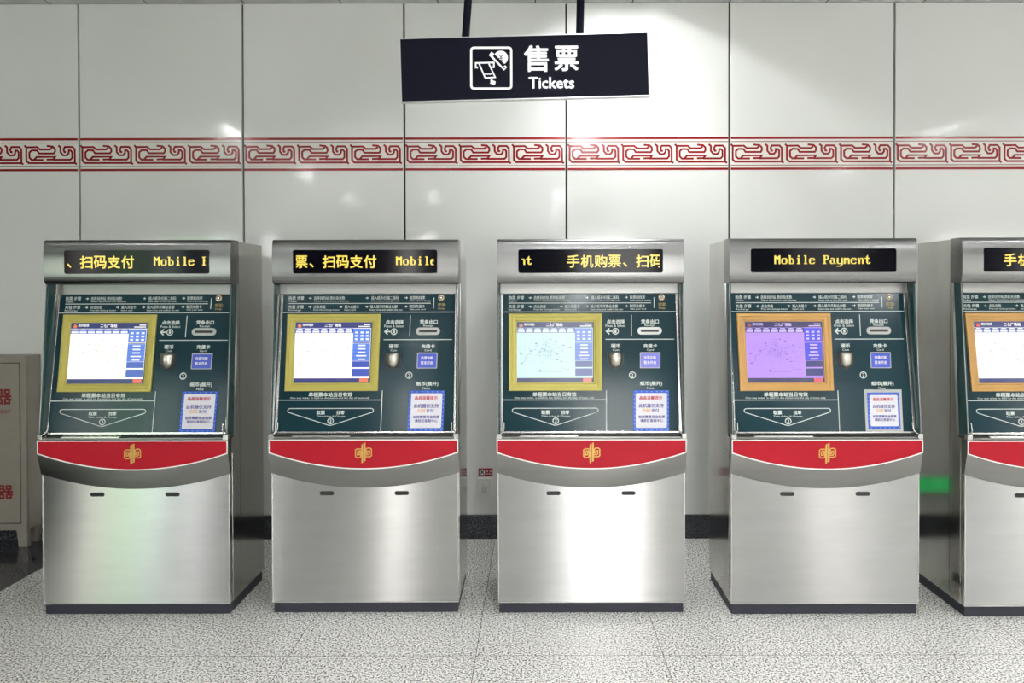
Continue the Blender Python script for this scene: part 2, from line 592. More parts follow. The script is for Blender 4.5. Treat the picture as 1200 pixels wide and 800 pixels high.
def arrow(mb, x, y, s, fn, mat, h):
    mb.ribbon([(x - s, y), (x + s * 0.6, y)], s * 0.5, fn, mat, h)
    mb.poly([(x, y - s), (x + s * 1.1, y), (x, y + s)], fn, mat, h)


def circled(mb, d, cx, cy, r, fn, mat, h):
    mb.ribbon(circ(cx, cy, r * 0.85, 20), r * 0.26, fn, mat, h, True)
    mb.text(d, cx - r * 0.3, cx + r * 0.3, cy - r * 0.5, cy + r * 0.5, fn, mat, h, 0.02)


def panel_print():
    q = MB(); P = M['print']; h = 0.0012
    def hl(x0, x1, y, t=0.9): q.ribbon([(x0, y), (x1, y)], t, pan, P, h)
    def vl(x, y0, y1, t=0.9): q.ribbon([(x, y0), (x, y1)], t, pan, P, h)
    hl(596, 763, 355, 0.8); hl(590, 791.5, 365.4); vl(766.5, 348.5, 361)
    vl(739.8, 369, 394); hl(709.5, 790, 397.6); hl(589, 710.5, 468.6); vl(710.5, 457.5, 507)
    T = lambda s, a0, a1, b0, b1, bold=0.012: q.text(s, a0, a1, b0, b1, pan, P, h, 0.03 if b0 > 366 and b1 - b0 > 3.5 else bold)
    T('购票 步骤', 596, 614, 346.4, 350.8); T('Ticket', 596, 605.5, 351.3, 353.4)
    T('选择目的站 票价及张数', 625.5, 662, 346.6, 350.6); T('Select destination and quantity', 626, 667, 351.2, 353.4)
    T('插入纸币/扫描二维码', 693, 725, 346.4, 350.6); T('Insert cash or scan QR code', 693, 726, 351.2, 353.2)
    T('取票和找零', 738, 756, 346.4, 350.4); T('Take ticket & change', 738, 763, 351, 353.2)
    T('充值 步骤', 596, 614, 356.8, 361.2); T('Recharge', 596, 611, 361.7, 364.2)
    T('点击充值', 625.5, 639.5, 357, 361); T('Press the recharge button', 625.5, 656, 361.6, 363.9)
    T('插入充值卡', 662, 679, 357, 361); T('Insert card', 662, 675, 361.6, 363.5)
    T('插入纸币并确认金额', 692, 724, 356.8, 360.9); T('Insert note and confirm the sum', 692, 730, 361.4, 363.6)
    T('取回充值卡', 738, 756, 356.6, 360.6); T('Take your card', 738, 757, 361.2, 363.5)
    for x, y in ((621.3, 348.8), (688, 348.7), (734, 348.5), (621.3, 359.2), (657.7, 359.1), (688, 359), (734, 358.8)):
        arrow(q, x, y, 1.7, pan, P, h)
    T('点击选择', 711, 732, 374.6, 379.4); T('Press & Select', 709.5, 733, 380.2, 383.2)
    q.ribbon([(711, 388.2), (717, 388.2)], 1.6, pan, P, h)
    q.ribbon([(714, 384.8), (710.6, 388.2), (714, 391.6)], 1.5, pan, P, h)
    circled(q, '1', 721.2, 388.2, 4.0, pan, P, h)
    T('凭条出口', 751, 772, 374.4, 379.4); T('Receipt', 755.5, 767.5, 380, 383.2)
    T('硬币', 716, 727, 403, 408); T('Coin', 718, 725.5, 408.9, 411.4)
    T('充值卡', 754, 770, 403, 408); T('Card', 758, 766, 408.9, 411.4)
    circled(q, '2', 741, 439.6, 4.2, pan, P, h)
    T('纸币(展开)', 750, 776, 447, 452.8); T('Note', 758, 766.5, 453.6, 456.3)
    T('单程票本站当日有效', 624, 675.5, 459.4, 464.8)
    T('One way ticket  is valid on the station and the day of issue only', 602.5, 696, 465.0, 467.7)
    q.ribbon([(602.6, 478.5), (698.6, 478.5), (700.6, 479.6), (700.9, 481.6), (699.4, 483.2), (653.2, 498.0), (650.6, 498.5), (648, 498.0), (601.6, 483.2), (600.1, 481.6), (600.4, 479.6)], 0.85, pan, P, h, True)
    T('取票', 634, 644, 481, 485.8); T('找零', 657.5, 667, 481, 485.8); T('Take ticket & Change', 634, 668, 486.6, 489.2)
    circled(q, '3', 651, 493.3, 3.9, pan, P, h)
    return q


def gold_print():
    q = MB()
    q.text('求助', 771, 780.5, 354.6, 359.2, pan, M['print_gold'], 0.0012, 0.012)
    q.text('Help', 772, 779.5, 359.9, 363, pan, M['print_gold'], 0.0012, 0.012)
    return q


# the amber display: 8x16 dot letters and 16-dot characters on a 160 dot line
DOT = 0.00413
VGA = {
    'M': 'C6EEFEFED6C6C6C6C6C6', 'o': '0000007CC6C6C6C6C67C', 'b': 'E06060786C666666667C', 'i': '18180038181818' + '18183C',
    'l': '3818181818181818183C', 'e': '0000007CC6FEC0C0C67C', 'P': 'FC6666667C60606060F0', 'a': '000000780C7CCCCCCC76',
    'y': '000000C6C6C6C6C6C67E060CF8', 'm': '000000ECFED6D6D6D6C6', 'n': '000000DC666666666666', 't': '103030FC30303030361C', ' ': '',
}


def led_text(items):
    """items: (first dot, string); clipped to the lit window"""
    q = MB()
    yl = 0.0205
    fn = lambda a, b, h=0.0: ((a - 80) * DOT, yl - h, 1.684 + (8 - b) * DOT)
    for d, s in items:
        for ch in s:
            if ch in VGA:
                rows = VGA[ch]
                for r in range(len(rows) // 2):
                    bits = int(rows[2 * r:2 * r + 2], 16)
                    for c in range(8):
                        if bits & (128 >> c) and 0 <= d + c < 160:
                            q.rect(d + c + 0.0, d + c + 1.0, r + 2.0, r + 3.0, fn, M['led'])
                d += 8
            else:
                if -16 < d < 160:
                    if ch == '、':
                        q.text(ch, d + 1.5, d + 6.5, 9.5, 14.5, fn, M['led'], 0, 0.03)
                    else:
                        q.text(ch, d + 0.5, d + 15.2, 0.6, 15.4, fn, M['led'], 0, 0.02)
                d += 16
    return q


def clip_x(o, lo, hi):
    b = bmesh.new(); b.from_mesh(o.data)
    for co, no in (((lo, 0, 0), (-1, 0, 0)), ((hi, 0, 0), (1, 0, 0))):
        bmesh.ops.bisect_plane(b, geom=b.verts[:] + b.edges[:] + b.faces[:], plane_co=co, plane_no=no, clear_outer=True)
    b.to_mesh(o.data); b.free()


def screen_graphics(key, back, mapc, head, blue, side, linec, red, logo, k):
    """what the touch screen shows: header, line buttons, network map, fare buttons"""
    mats = {n: glow('%s_screen_%s' % (key, n), lin(*c), s) for n, c, s in
            (('map', mapc, k), ('head', head, 1.0), ('blue', blue, 1.0), ('side', side, 1.0), ('line', linec, 1.0), ('red', red, 1.0), ('logo', logo, 1.0), ('white', back, 1.0))}
    q = MB()
    ax0, ax1, ay0, ay1 = 605.6, 694.6, 377.2, 448.2
    fn = lambda a, b, h=0.0: pan(ax0 + a * (ax1 - ax0), ay0 + b * (ay1 - ay0), 0.0040 + h)
    q.rect(0, 1, 0, 1, fn, mats['map'])
    e = 0.0006
    q.rect(0, 1, 0, 0.095, fn, mats['head'], e)
    q.rect(0, 1, 0.925, 1, fn, mats['head'], e)
    q.rect(0.87, 0.985, 0.93, 0.995, fn, mats['red'], 2 * e)
    q.poly([(0.03, 0.05), (0.055, 0.02), (0.08, 0.05), (0.075, 0.085), (0.035, 0.085)], fn, mats['logo'], 2 * e)
    q.text('郑州地铁', 0.095, 0.235, 0.02, 0.065, fn, mats['white'], 2 * e, 0.02)
    q.text('二七广场站', 0.385, 0.605, 0.02, 0.078, fn, mats['white'], 2 * e, 0.03)
    q.rect(0.9, 0.985, 0.03, 0.048, fn, mats['white'], 2 * e)
    q.rect(0.83, 0.985, 0.062, 0.078, fn, mats['white'], 2 * e)
    q.rect(0.0, 0.765, 0.1, 0.178, fn, mats['blue'], e)
    for i in range(7):
        x = 0.012 + i * 0.108
        q.poly([(x, 0.125), (x + 0.02, 0.107), (x + 0.07, 0.107), (x + 0.09, 0.125)], fn, mats['white'], 2 * e)
        q.rect(x, x + 0.09, 0.14, 0.17, fn, mats['white'], 2 * e)
    q.rect(0.765, 0.995, 0.105, 0.32, fn, mats['side'], e)
    for r in range(3):
        for c in range(3):
            q.rect(0.79 + c * 0.072, 0.83 + c * 0.072, 0.155 + r * 0.055, 0.185 + r * 0.055, fn, mats['white'], 2 * e)
    q.rect(0.765, 0.995, 0.33, 0.345, fn, mats['head'], e)
    q.rect(0.765, 0.995, 0.35, 0.64, fn, mats['side'], e)
    for r in range(5):
        q.rect(0.835 if r != 3 else 0.815, 0.935 if r != 3 else 0.95, 0.372 + r * 0.057, 0.395 + r * 0.057, fn, mats['white'], 2 * e)
        q.rect(0.77, 0.99, 0.404 + r * 0.057, 0.41 + r * 0.057, fn, mats['blue'], 2 * e)
    q.rect(0.768, 0.995, 0.645, 0.745, fn, mats['blue'], e)
    q.rect(0.768, 0.995, 0.768, 0.89, fn, mats['blue'], e)
    R = random.Random(7)
    for i in range(260):
        cx = min(0.72, max(0.04, R.gauss(0.4, 0.15))); cy = min(0.78, max(0.27, R.gauss(0.47, 0.085)))
        a = R.choice((0, 0, 0.5, -0.5, 1.5)); ln = R.uniform(0.006, 0.028)
        q.ribbon([(cx, cy), (cx + ln * math.cos(a), cy + ln * math.sin(a))], 0.0034, fn, mats['line'], 2 * e)
    for x, y in ((0.24, 0.35), (0.43, 0.28), (0.5, 0.31), (0.32, 0.44), (0.6, 0.38), (0.69, 0.42), (0.04, 0.52), (0.05, 0.68), (0.52, 0.62), (0.57, 0.65), (0.29, 0.79), (0.17, 0.47)):
        q.rect(x, x + 0.026, y, y + 0.014, fn, mats['line'], 2 * e)
    q.ribbon([(0.28 + 0.03 * i, 0.815 + 0.006 * (i % 2)) for i in range(11)], 0.006, fn, mats['line'], 2 * e)
    q.ribbon([(0.58, 0.74), (0.63, 0.78), (0.72, 0.79)], 0.004, fn, mats['line'], 2 * e)
    q.ribbon([(0.04, 0.68), (0.11, 0.65), (0.12, 0.56), (0.2, 0.5)], 0.004, fn, mats['line'], 2 * e)
    return q


_shared = {}


def share(name, parent, maker, **kw):
    """first call builds, later calls copy the object (shared mesh)"""
    if name not in _shared:
        _shared[name] = maker().build(name.split('/')[-1], parent, **kw)
        return _shared[name]
    o = _shared[name].copy(); C.objects.link(o); o.parent = parent
    return o


def mk_plinth():
    q = MB(); q.box(-0.441, 0.441, 0.006, 0.415, 0.0, 0.054, M['navy']); return q


def mk_body():
    q = MB(); q.box(-W + 0.001, W - 0.001, 0.1225, 0.43, 0.052, 1.788, M['body_steel']); return q


def mk_fascia():
    q = MB(); S = M['body_steel']
    q.box(-W, W, 0.016, 0.120, 0.052, 0.842, S)
    for s in (-1, 1):
        x0, x1 = sorted((s * (W - 0.011), s * W))
        q.prism([(0.048, 0.842), (0.098, 1.575), (0.12, 1.575), (0.12, 0.842)], x0, x1, S)
        x0, x1 = sorted((s * W, s * (W + 0.0015)))
        q.box(x0, x1, 0.030, 0.112, 0.07, 0.77, S)
    q.prism([(0.022, 0.845), (0.122, 1.53), (0.122, 0.845)], -0.436, 0.436, M['black'])
    return q


def mk_door():
    q = MB(); n = 24
    xs_ = [-W + 0.0015 + (2 * W - 0.003) * i / n for i in range(n + 1)]
    bow = lambda x: -0.006 * (1 - (x / W) ** 2)
    zb = 0.055
    v, f = [], []
    for x in xs_:
        zt = zstrip(x)
        v += [(x, bow(x), zb), (x, bow(x), zt), (x, 0.016, zt), (x, 0.016, zb)]
    for i in range(n):
        for k in range(4):
            f.append((i * 4 + k, i * 4 + (k + 1) % 4, i * 4 + 4 + (k + 1) % 4, i * 4 + 4 + k))
    f += [(0, 1, 2, 3), (n * 4, n * 4 + 3, n * 4 + 2, n * 4 + 1)]
    q.add(v, f, M['door_steel'])
    return q


def mk_door_edge():
    q = MB()
    for s in (-1, 1):
        x0, x1 = sorted((s * (W - 0.004), s * W))
        q.box(x0, x1, -0.0035, 0.012, 0.055, zstrip(W) - 0.002, M['chrome'])
    q.box(-W, W, -0.0035 - 0.005, 0.012, 0.053, 0.058, M['chrome'])
    return q


def mk_slot(cx):
    def f():
        q = MB()
        fn = lambda a, b, h=0.0: (a, -0.0062 - h, b)
        q.poly(rrect(cx - 0.034, cx + 0.034, 0.568, 0.587, 0.0093), fn, M['black'], -0.003, 0.004)
        q.ribbon(rrect(cx - 0.035, cx + 0.035, 0.567, 0.588, 0.0103), 0.0018, fn, M['chrome'], 0.0015, True)
        return q
    return f


def mk_bumper():
    q = MB(); n = 24; S = M['strip_steel']
    xs_ = [-W - 0.004 + (2 * W + 0.008) * i / n for i in range(n + 1)]
    v, f = [], []
    for x in xs_:
        v += [(x, -0.027, 0.841), (x, -0.027, zred(x) - 0.004), (x, -0.003 - 0.006 * (1 - (x / W) ** 2), zstrip(x) + 0.001), (x, 0.016, zstrip(x) + 0.001), (x, 0.016, 0.841)]
    for i in range(n):
        for k in range(5):
            f.append((i * 5 + k, i * 5 + (k + 1) % 5, i * 5 + 5 + (k + 1) % 5, i * 5 + 5 + k))
    f += [(0, 1, 2, 3, 4), tuple(n * 5 + k for k in (4, 3, 2, 1, 0))]
    q.add(v, f, S)
    return q


def red_outline(ins=0.0):
    n = 28
    a = W + 0.003 - ins
    return [(-a, 0.839 - ins), (a, 0.839 - ins)] + [(a - 2 * a * i / n, zred(a - 2 * a * i / n) + ins) for i in range(n + 1)]


def mk_red():
    q = MB(); q.poly(red_outline(), lambda a, b, h=0: (a, -0.0271 - h, b), M['red'], 0.0, 0.002); return q


def mk_red_trim():
    q = MB(); q.ribbon(red_outline(0.002), 0.0055, lambda a, b, h=0: (a, -0.0271 - h, b), M['white_trim'], 0.0028, True); return q


EMB_L = [[(372, 300), (225, 300), (186, 330), (186, 500), (220, 531), (300, 531), (330, 505), (330, 395), (290, 395), (290, 455), (250, 455)],
         [(372, 352), (262, 352), (238, 375), (238, 460), (250, 478)]]


def mk_emblem():
    q = MB()
    k = 1.0 / 22.86 / 248.0
    fn = lambda a, b, h=0.0: ((a - 400) * k, -0.0291 - h, 0.7755 - (b - 405) * k)
    Gd = M['gold']
    q.poly([(345, 190), (392, 140), (392, 660), (345, 690)], fn, Gd, 0, 0.0015)
    q.poly([(410, 150), (457, 118), (457, 620), (410, 650)], fn, Gd, 0, 0.0015)
    for st in EMB_L:
        q.ribbon(st, 30, fn, Gd, 0.0008)
        q.ribbon([(802 - x, 810 - y) for x, y in st], 30, fn, Gd, 0.0008)
    q.rect(392, 410, 170, 640, fn, M['gold_dark'], 0.0004)
    return q


def mk_tray():
    q = MB()
    q.box(-0.43, 0.43, -0.020, 0.018, 0.8415, 0.850, M['strip_steel'])
    q.box(-0.43, 0.43, 0.006, 0.02, 0.850, 0.864, M['black'])
    return q


def mk_tray_lip():
    q = MB(); q.prism([(-0.024, 0.8502), (-0.024, 0.855), (0.0, 0.8575), (0.004, 0.8502)], -0.34, -0.065, M['chrome']); return q


def mk_panel():
    q = MB()
    prof = []
    for p, h in ((PA, 0), (PB, 0), (PB, -0.012), (PA, -0.012)):
        prof.append((p.x + PN.x * h, p.y + PN.y * h))
    q.prism(prof, -0.424, 0.424, M['panel'])
    return q


def pl(a, v, h=0.0):
    p = PA + PD * v + PN * h
    return (a, p.x, p.y)


def mk_panel_frame():
    q = MB(); L = (PB - PA).length
    for s in (-1, 1):
        x0, x1 = sorted((s * 0.4225, s * 0.4345))
        q.rect(x0, x1, 0, L, pl, M['chrome'], -0.012, 0.018)
    q.rect(-0.4345, 0.4345, -0.004, 0.004, pl, M['chrome'], -0.012, 0.017)
    return q


def mk_top_trim():
    q = MB(); q.prism([(0.1045, 1.529), (0.1105, 1.577), (0.1215, 1.577), (0.1215, 1.527)], -0.436, 0.436, M['trim_steel']); return q


def mk_fin(s):
    def f():
        q = MB()
        x0, x1 = sorted((s * (W - 0.011), s * W))
        q.prism([(0.0475, 0.853), (-0.018, 0.853), (-0.02, 0.868), (0.042, 1.576), (0.095, 1.576)], x0, x1, M['fin'])
        return q
    return f


def mk_fin_edge(s):
    def f():
        q = MB()
        x = s * (W - 0.0035)
        tube(q, [(x, -0.02, 0.866), (x, -0.0215, 0.88), (x, 0.040, 1.576)], 0.0022, M['trim_steel'], 8)
        x = s * (W + 0.001)
        tube(q, [(x, 0.047, 0.853), (x, 0.095, 1.576)], 0.0028, M['trim_steel'], 8)
        tube(q, [(x, 0.060, 0.853), (x, 0.106, 1.576)], 0.002, M['trim_steel'], 8)
        return q
    return f


def mk_bracket(s):
    def f():
        q = MB()
        x0, x1 = sorted((s * 0.427, s * 0.4505))
        q.box(x0, x1, -0.030, -0.004, 0.8415, 0.866, M['chrome'])
        tube(q, [(s * 0.434, -0.02, 0.858), (s * 0.428, -0.016, 0.866), (s * 0.419, -0.010, 0.876), (s * 0.416, -0.006, 0.885), (s * 0.416, 0.002, 0.915)], 0.004, M['chrome'], 8)
        return q
    return f


HOOD = [(0.1215, 1.791), (0.044, 1.791), (0.036, 1.788), (0.031, 1.780), (0.028, 1.765), (0.025, 1.74), (0.023, 1.70), (0.023, 1.65), (0.0245, 1.615),
        (0.0275, 1.595), (0.033, 1.583), (0.041, 1.5775), (0.052, 1.576), (0.1215, 1.576)]


def mk_hood():
    q = MB(); q.prism(HOOD, -W - 0.0005, W + 0.0005, M['hood_steel']); return q


def mk_led_window():
    q = MB()
    fn = lambda a, b, h=0.0: (a, 0.0235 - h, b)
    q.poly(rrect(-0.3465, 0.3465, 1.628, 1.741, 0.01), fn, M['led_glass'], -0.004, 0.0062)
    return q


def mk_bezel(key):
    def f():
        q = MB()
        ring_frame(q, 596, 705.2, 367.6, 458.0, [(0, 0.0), (0, 0.010), (0.8, 0.012), (3.4, 0.012), (4.0, 0.0095), (4.6, 0.0105), (7.6, 0.0085), (8.3, 0.004), (9.6, 0.0038)], pan, M[key])
        return q
    return f


def mk_screen_plate():
    q = MB(); q.rect(604.0, 696.0, 375.8, 449.6, pan, M['black'], 0.001, 0.0022); return q


def mk_receipt():
    q = MB()
    q.poly(rrect(747, 775.5, 383.4, 392.2, 4.3), pan, M['trim_steel'], 0.0, 0.004)
    return q


def mk_receipt_gap():
    q = MB(); q.poly(rrect(750.6, 772, 386.4, 389.2, 1.3), pan, M['black'], 0.0045, 0.0006); return q


def mk_coin():
    q = MB()
    base = Vector(pan(721.3, 413.6)); k = 1 / 246.0 * 1.03
    up = Vector((0, PD.x, PD.y)); out = Vector((0, PN.x, PN.y)); rt = Vector((1, 0, 0))
    rows = [(0.0, 1.0), (0.2, 1.0), (0.45, 0.98), (0.62, 0.9), (0.75, 0.76), (0.86, 0.56), (0.95, 0.3), (1.0, 0.06)]
    H, r0, n = 17.5 * k, 8.2 * k, 16
    v, f = [], []
    for t, rr in rows:
        for i in range(n + 1):
            a = math.pi * i / n
            v.append(base - up * (H * t) + rt * (math.cos(a) * r0 * rr) + out * (math.sin(a) * r0 * rr * 0.85 + 0.002))
    for j in range(len(rows) - 1):
        for i in range(n):
            f.append((j * (n + 1) + i, j * (n + 1) + i + 1, (j + 1) * (n + 1) + i + 1, (j + 1) * (n + 1) + i))
    f.append(tuple(range(n + 1)))
    q.add(v, f, M['cup_steel'])
    return q


def mk_coin_shadow():  # black plate stands in for the shadow gap around the coin cup
    q = MB()
    q.poly([(711.4, 413.4), (731.2, 413.4), (731.2, 423), (729.5, 428), (726, 431.5), (721.3, 433), (716.6, 431.5), (713, 428), (711.4, 423)], pan, M['black'], 0.0, 0.003)
    return q


def mk_card(key):
    def f():
        q = MB()
        q.poly(rrect(749.8, 773.6, 413, 431.6, 1.0), pan, M['sleeve'], 0.0, 0.005)
        q.poly(rrect(750.7, 772.8, 414.2, 430.8, 0.8), pan, M[key], 0.0052)
        q.text('充值功能', 754.3, 768.7, 417.2, 421.2, pan, M['paper'], 0.006, 0.02)
        q.text('暂未开启', 754.3, 768.7, 423.0, 427.0, pan, M['paper'], 0.006, 0.02)
        return q
    return f


def mk_notice(sx=1.0):
    def f():
        q = MB()
        fn = lambda a, b, h=0.0: pan(763 + (a - 763) * sx, 481.5 + (b - 481.5) * (sx * 0.98), h)
        h0 = 0.0025
        q.rect(742, 784, 457, 506.2, fn, M['blue_paper'], 0.0006, h0 - 0.0006)
        q.poly(rrect(744.8, 781.4, 460.4, 502.2, 1.6), fn, M['paper'], h0 + 0.0006)
        for i in range(7):
            a = 745 + i * 6
            q.rect(a, a + 1.2, 458.3, 459.1, fn, M['dash'], h0 + 0.0006); q.rect(a, a + 1.2, 504, 504.8, fn, M['dash'], h0 + 0.0006)
        for i in range(9):
            b = 462 + i * 5
            q.rect(743, 743.7, b, b + 1.2, fn, M['dash'], h0 + 0.0006); q.rect(782.4, 783.1, b, b + 1.2, fn, M['dash'], h0 + 0.0006)
        return q
    return f


def mk_notice_text(sx=1.0):
    def f():
        q = MB()
        fn = lambda a, b, h=0.0: pan(763 + (a - 763) * sx, 481.5 + (b - 481.5) * (sx * 0.98), h)
        T = lambda s, a0, a1, b0, b1, m: q.text(s, a0, a1, b0, b1, fn, M[m], 0.0040, 0.02)
        T('晶晶温馨提示', 749, 776, 463.8, 468.2, 'ink_red')
        T('此机器仅支持', 748.2, 777.6, 473, 478, 'ink_blue')
        T('扫码', 753, 762, 479.0, 483.4, 'ink_gold'); T('支付', 763, 772.2, 479.0, 483.4, 'ink_blue')
        T('如您需要现金购票', 748, 779, 487, 490.8, 'ink_blue')
        T('请前往客服中心', 750, 777, 491.6, 495.4, 'ink_blue')
        return q
    return f


def mk_sleeve():
    q = MB(); q.rect(741.2, 784.8, 456.6, 507.0, pan, M['sleeve'], 0.0, 0.0008)
    return q


def mk_button():
    q = MB()
    c = Vector(pan(775, 348.6)); up = Vector((0, PD.x, PD.y)); out = Vector((0, PN.x, PN.y)); rt = Vector((1, 0, 0))
    prof = [(0.0150, 0.0), (0.0150, 0.004), (0.0120, 0.0055), (0.0112, 0.004), (0.0105, 0.007), (0.0080, 0.0105), (0.0045, 0.0125), (0.0003, 0.013)]
    n = 20; v, f = [], []
    for r, h in prof:
        for i in range(n):
            a = 2 * math.pi * i / n
            v.append(c + rt * (math.cos(a) * r) + up * (math.sin(a) * r) + out * h)
    for j in range(len(prof) - 1):
        for i in range(n):
            f.append((j * n + i, j * n + (i + 1) % n, (j + 1) * n + (i + 1) % n, (j + 1) * n + i))
    q.add(v, f[:n * 2], M['gold']); q.add(v, f[n * 2:], M['chrome'])
    return q


CN = '手机购票、扫码支付'
machines = [
    dict(loc=(-1.909, -0.006), bezel='bezel_yellow', card='card_blue', led=[(-66, CN), (100, 'Mobile Payment')],
         label='steel ticket machine standing nearest the grey equipment cabinet, white screen and yellow bezel',
         scr=dict(back=(255, 255, 255), mapc=(255, 254, 250), head=(38, 48, 110), blue=(74, 106, 196), side=(96, 140, 232), linec=(235, 205, 190), red=(232, 110, 80), logo=(232, 120, 60), k=1.15)),
    dict(loc=(-0.820, 0.008), bezel='bezel_yellow', card='card_blue', led=[(-50, CN), (116, 'Mobile Payment')],
         label='steel ticket machine left of the white wall socket, white screen and yellow bezel',
         scr=dict(back=(255, 255, 255), mapc=(255, 250, 255), head=(28, 40, 120), blue=(40, 74, 190), side=(80, 132, 238), linec=(222, 200, 214), red=(244, 120, 84), logo=(240, 130, 70), k=1.15)),
    dict(loc=(X3, 0.0), bezel='bezel_yellow', card='card_violet', led=[(-3, 'nt'), (52, CN)],
         label='steel ticket machine with pale cyan map on its screen, under the hanging sign',
         scr=dict(back=(236, 244, 248), mapc=(214, 244, 246), head=(66, 70, 110), blue=(104, 116, 168), side=(124, 150, 226), linec=(96, 150, 166), red=(226, 128, 112), logo=(200, 140, 110), k=1.0)),
    dict(loc=(1.371, -0.020), bezel='bezel_gold', card='card_blue', led=[(23, 'Mobile Payment')],
         label='steel ticket machine with a purple map screen and orange gold bezel',
         scr=dict(back=(214, 190, 255), mapc=(192, 146, 252), head=(34, 26, 92), blue=(30, 34, 120), side=(62, 66, 232), linec=(104, 66, 190), red=(232, 84, 110), logo=(150, 70, 70), k=1.0)),
    dict(loc=(2.462, -0.052), bezel='bezel_gold', card='card_blue', led=[(18, CN), (184, 'Mobile')],
         label='steel ticket machine cut off by the photo edge, white screen and orange gold bezel',
         scr=dict(back=(255, 255, 255), mapc=(255, 252, 253), head=(50, 58, 120), blue=(74, 96, 176), side=(96, 140, 232), linec=(236, 196, 206), red=(232, 110, 80), logo=(226, 90, 60), k=1.1)),
]
names = ['first', 'second', 'third', 'fourth', 'fifth']
for i, d in enumerate(machines):
    r = empty('ticket_machine', (d['loc'][0], d['loc'][1], 0), d['label'], 'ticket machine', 'ticket machines along the wall')
    share('plinth', r, mk_plinth, bevel=0.002)
    share('cabinet_body', r, mk_body, bevel=0.003)
    share('front_body', r, mk_fascia)
    door = share('lower_door', r, mk_door, smooth='angle')
    share('door_edging', door, mk_door_edge)
    share('a/finger_slot', door, mk_slot(-0.181)); share('b/finger_slot', door, mk_slot(0.177))
    share('bumper', r, mk_bumper, smooth='angle')
    redp = share('red_band', r, mk_red)
    share('band_trim', redp, mk_red_trim, fix=False); share('emblem', redp, mk_emblem)
    tray = share('ticket_tray', r, mk_tray, bevel=0.001)
    share('tray_lip', tray, mk_tray_lip)
    panel = share('control_panel', r, mk_panel)
    share('panel_frame', panel, mk_panel_frame, bevel=0.0015)
    share('printed_instructions', panel, panel_print, fix=False)
    share('help_lettering', panel, gold_print, fix=False)
    share('top_trim', r, mk_top_trim, bevel=0.002)
    for s, k in ((-1, 'a'), (1, 'b')):
        fin = share(k + '/side_fin', r, mk_fin(s), bevel=0.0015)
        share(k + '/fin_edging', fin, mk_fin_edge(s), smooth=True)
        share(k + '/corner_bracket', r, mk_bracket(s), bevel=0.0015)
    hood = share('hood', r, mk_hood, smooth='angle')
    win = share('display_window', r, mk_led_window)
    for item in d['led']:
        q = led_text([item])
        if q.v:
            clip_x(q.build('display_lettering', win, fix=False), -80 * DOT, 80 * DOT)
    share(d['bezel'] + '/screen_bezel', r, mk_bezel(d['bezel']))
    scr = share('touch_screen', r, mk_screen_plate)
    screen_graphics(names[i], **d['scr']).build('screen_picture', scr, fix=False)
    rc = share('receipt_slot', r, mk_receipt, bevel=0.0008)
    share('slot_opening', rc, mk_receipt_gap)
    cc = share('coin_slot', r, mk_coin, smooth=True)
    share('coin_shadow', cc, mk_coin_shadow)
    share(d['card'] + '/card_sticker', r, mk_card(d['card']))
    share('help_button', r, mk_button, smooth=True)
    if i == 3:
        sl = share('plastic_sleeve', r, mk_sleeve, bevel=0.0)
        nt_ = share('small/notice', r, mk_notice(0.89))
        share('small/notice_lettering', nt_, mk_notice_text(0.89), fix=False)
    else:
        nt_ = share('notice', r, mk_notice())
        share('notice_lettering', nt_, mk_notice_text(), fix=False)

# ------------------------------------------------------------------ hanging sign
SGY, SS = -0.355, 850.0 / 3.1
sign = empty('hanging_sign', ((615.5 - VX) / SS, SGY, CAM_H + (HY - 81.0) / SS), 'navy hanging ticket sign with white lettering on two dark poles', 'sign')
ROT = math.radians(-1.39)
sign.rotation_euler = (0, ROT, 0)
ca, sa = math.cos(math.radians(1.39)), math.sin(math.radians(1.39))


def sgn(px, py, h=0.0):
    a, b = (px - 615.5) / SS, -(py - 81.0) / SS
    return (a * ca + b * sa, -0.016 - h, -a * sa + b * ca)


q = MB(); q.box(-0.5235, 0.5235, -0.015, 0.015, -0.1315, 0.1315, M['sign_navy']); q.build('sign_board', sign)
q = MB()
for s in (-1, 1):
    x0, x1 = sorted((s * 0.5235, s * 0.5275)); q.box(x0, x1, -0.017, 0.017, -0.1345, 0.1345, M['sign_frame'])
    z0, z1 = sorted((s * 0.1315, s * 0.1345)); q.box(-0.5235, 0.5235, -0.017, 0.017, z0, z1, M['sign_frame'])
q.build('sign_frame', sign)
IC = lambda a, b, h=0.0: sgn(540 + a / 8.0, 45 + b / 8.0, h)
SW = M['sign_white']
q = MB()
q.ribbon([IC0 for IC0 in rrect(108, 480, 108, 486, 26, 5)], 20, IC, SW, 0.001, True)
q.ribbon([(170, 292), (150, 292), (150, 250), (318, 246), (318, 288), (300, 288)], 15, IC, SW, 0.001)
q.ribbon([(182, 258), (238, 388), (330, 382), (272, 256)], 13, IC, SW, 0.001, False)
q.ribbon([(232 + 10 * i, 352 + (5 if i % 2 else -3)) for i in range(8)], 7, IC, SW, 0.001)
arc = [(383 + 66 * math.cos(math.radians(t)), 202 + 66 * math.sin(math.radians(t))) for t in range(-150, 61, 10)]
q.poly(arc, IC, SW, 0.001)
q.poly([(272, 178), (296, 145), (322, 165), (310, 190), (400, 285), (425, 270), (441, 290), (412, 320)], IC, SW, 0.0012)
q.poly(circ(302, 178, 7, 10), IC, M['sign_navy'], 0.002); q.poly(circ(414, 296, 7, 10), IC, M['sign_navy'], 0.002)
for st in ([(364, 170), (384, 198), (404, 170)], [(384, 198), (384, 246)], [(364, 206), (404, 206)], [(364, 224), (404, 224)]):
    q.ribbon(st, 7, IC, M['sign_navy'], 0.002)
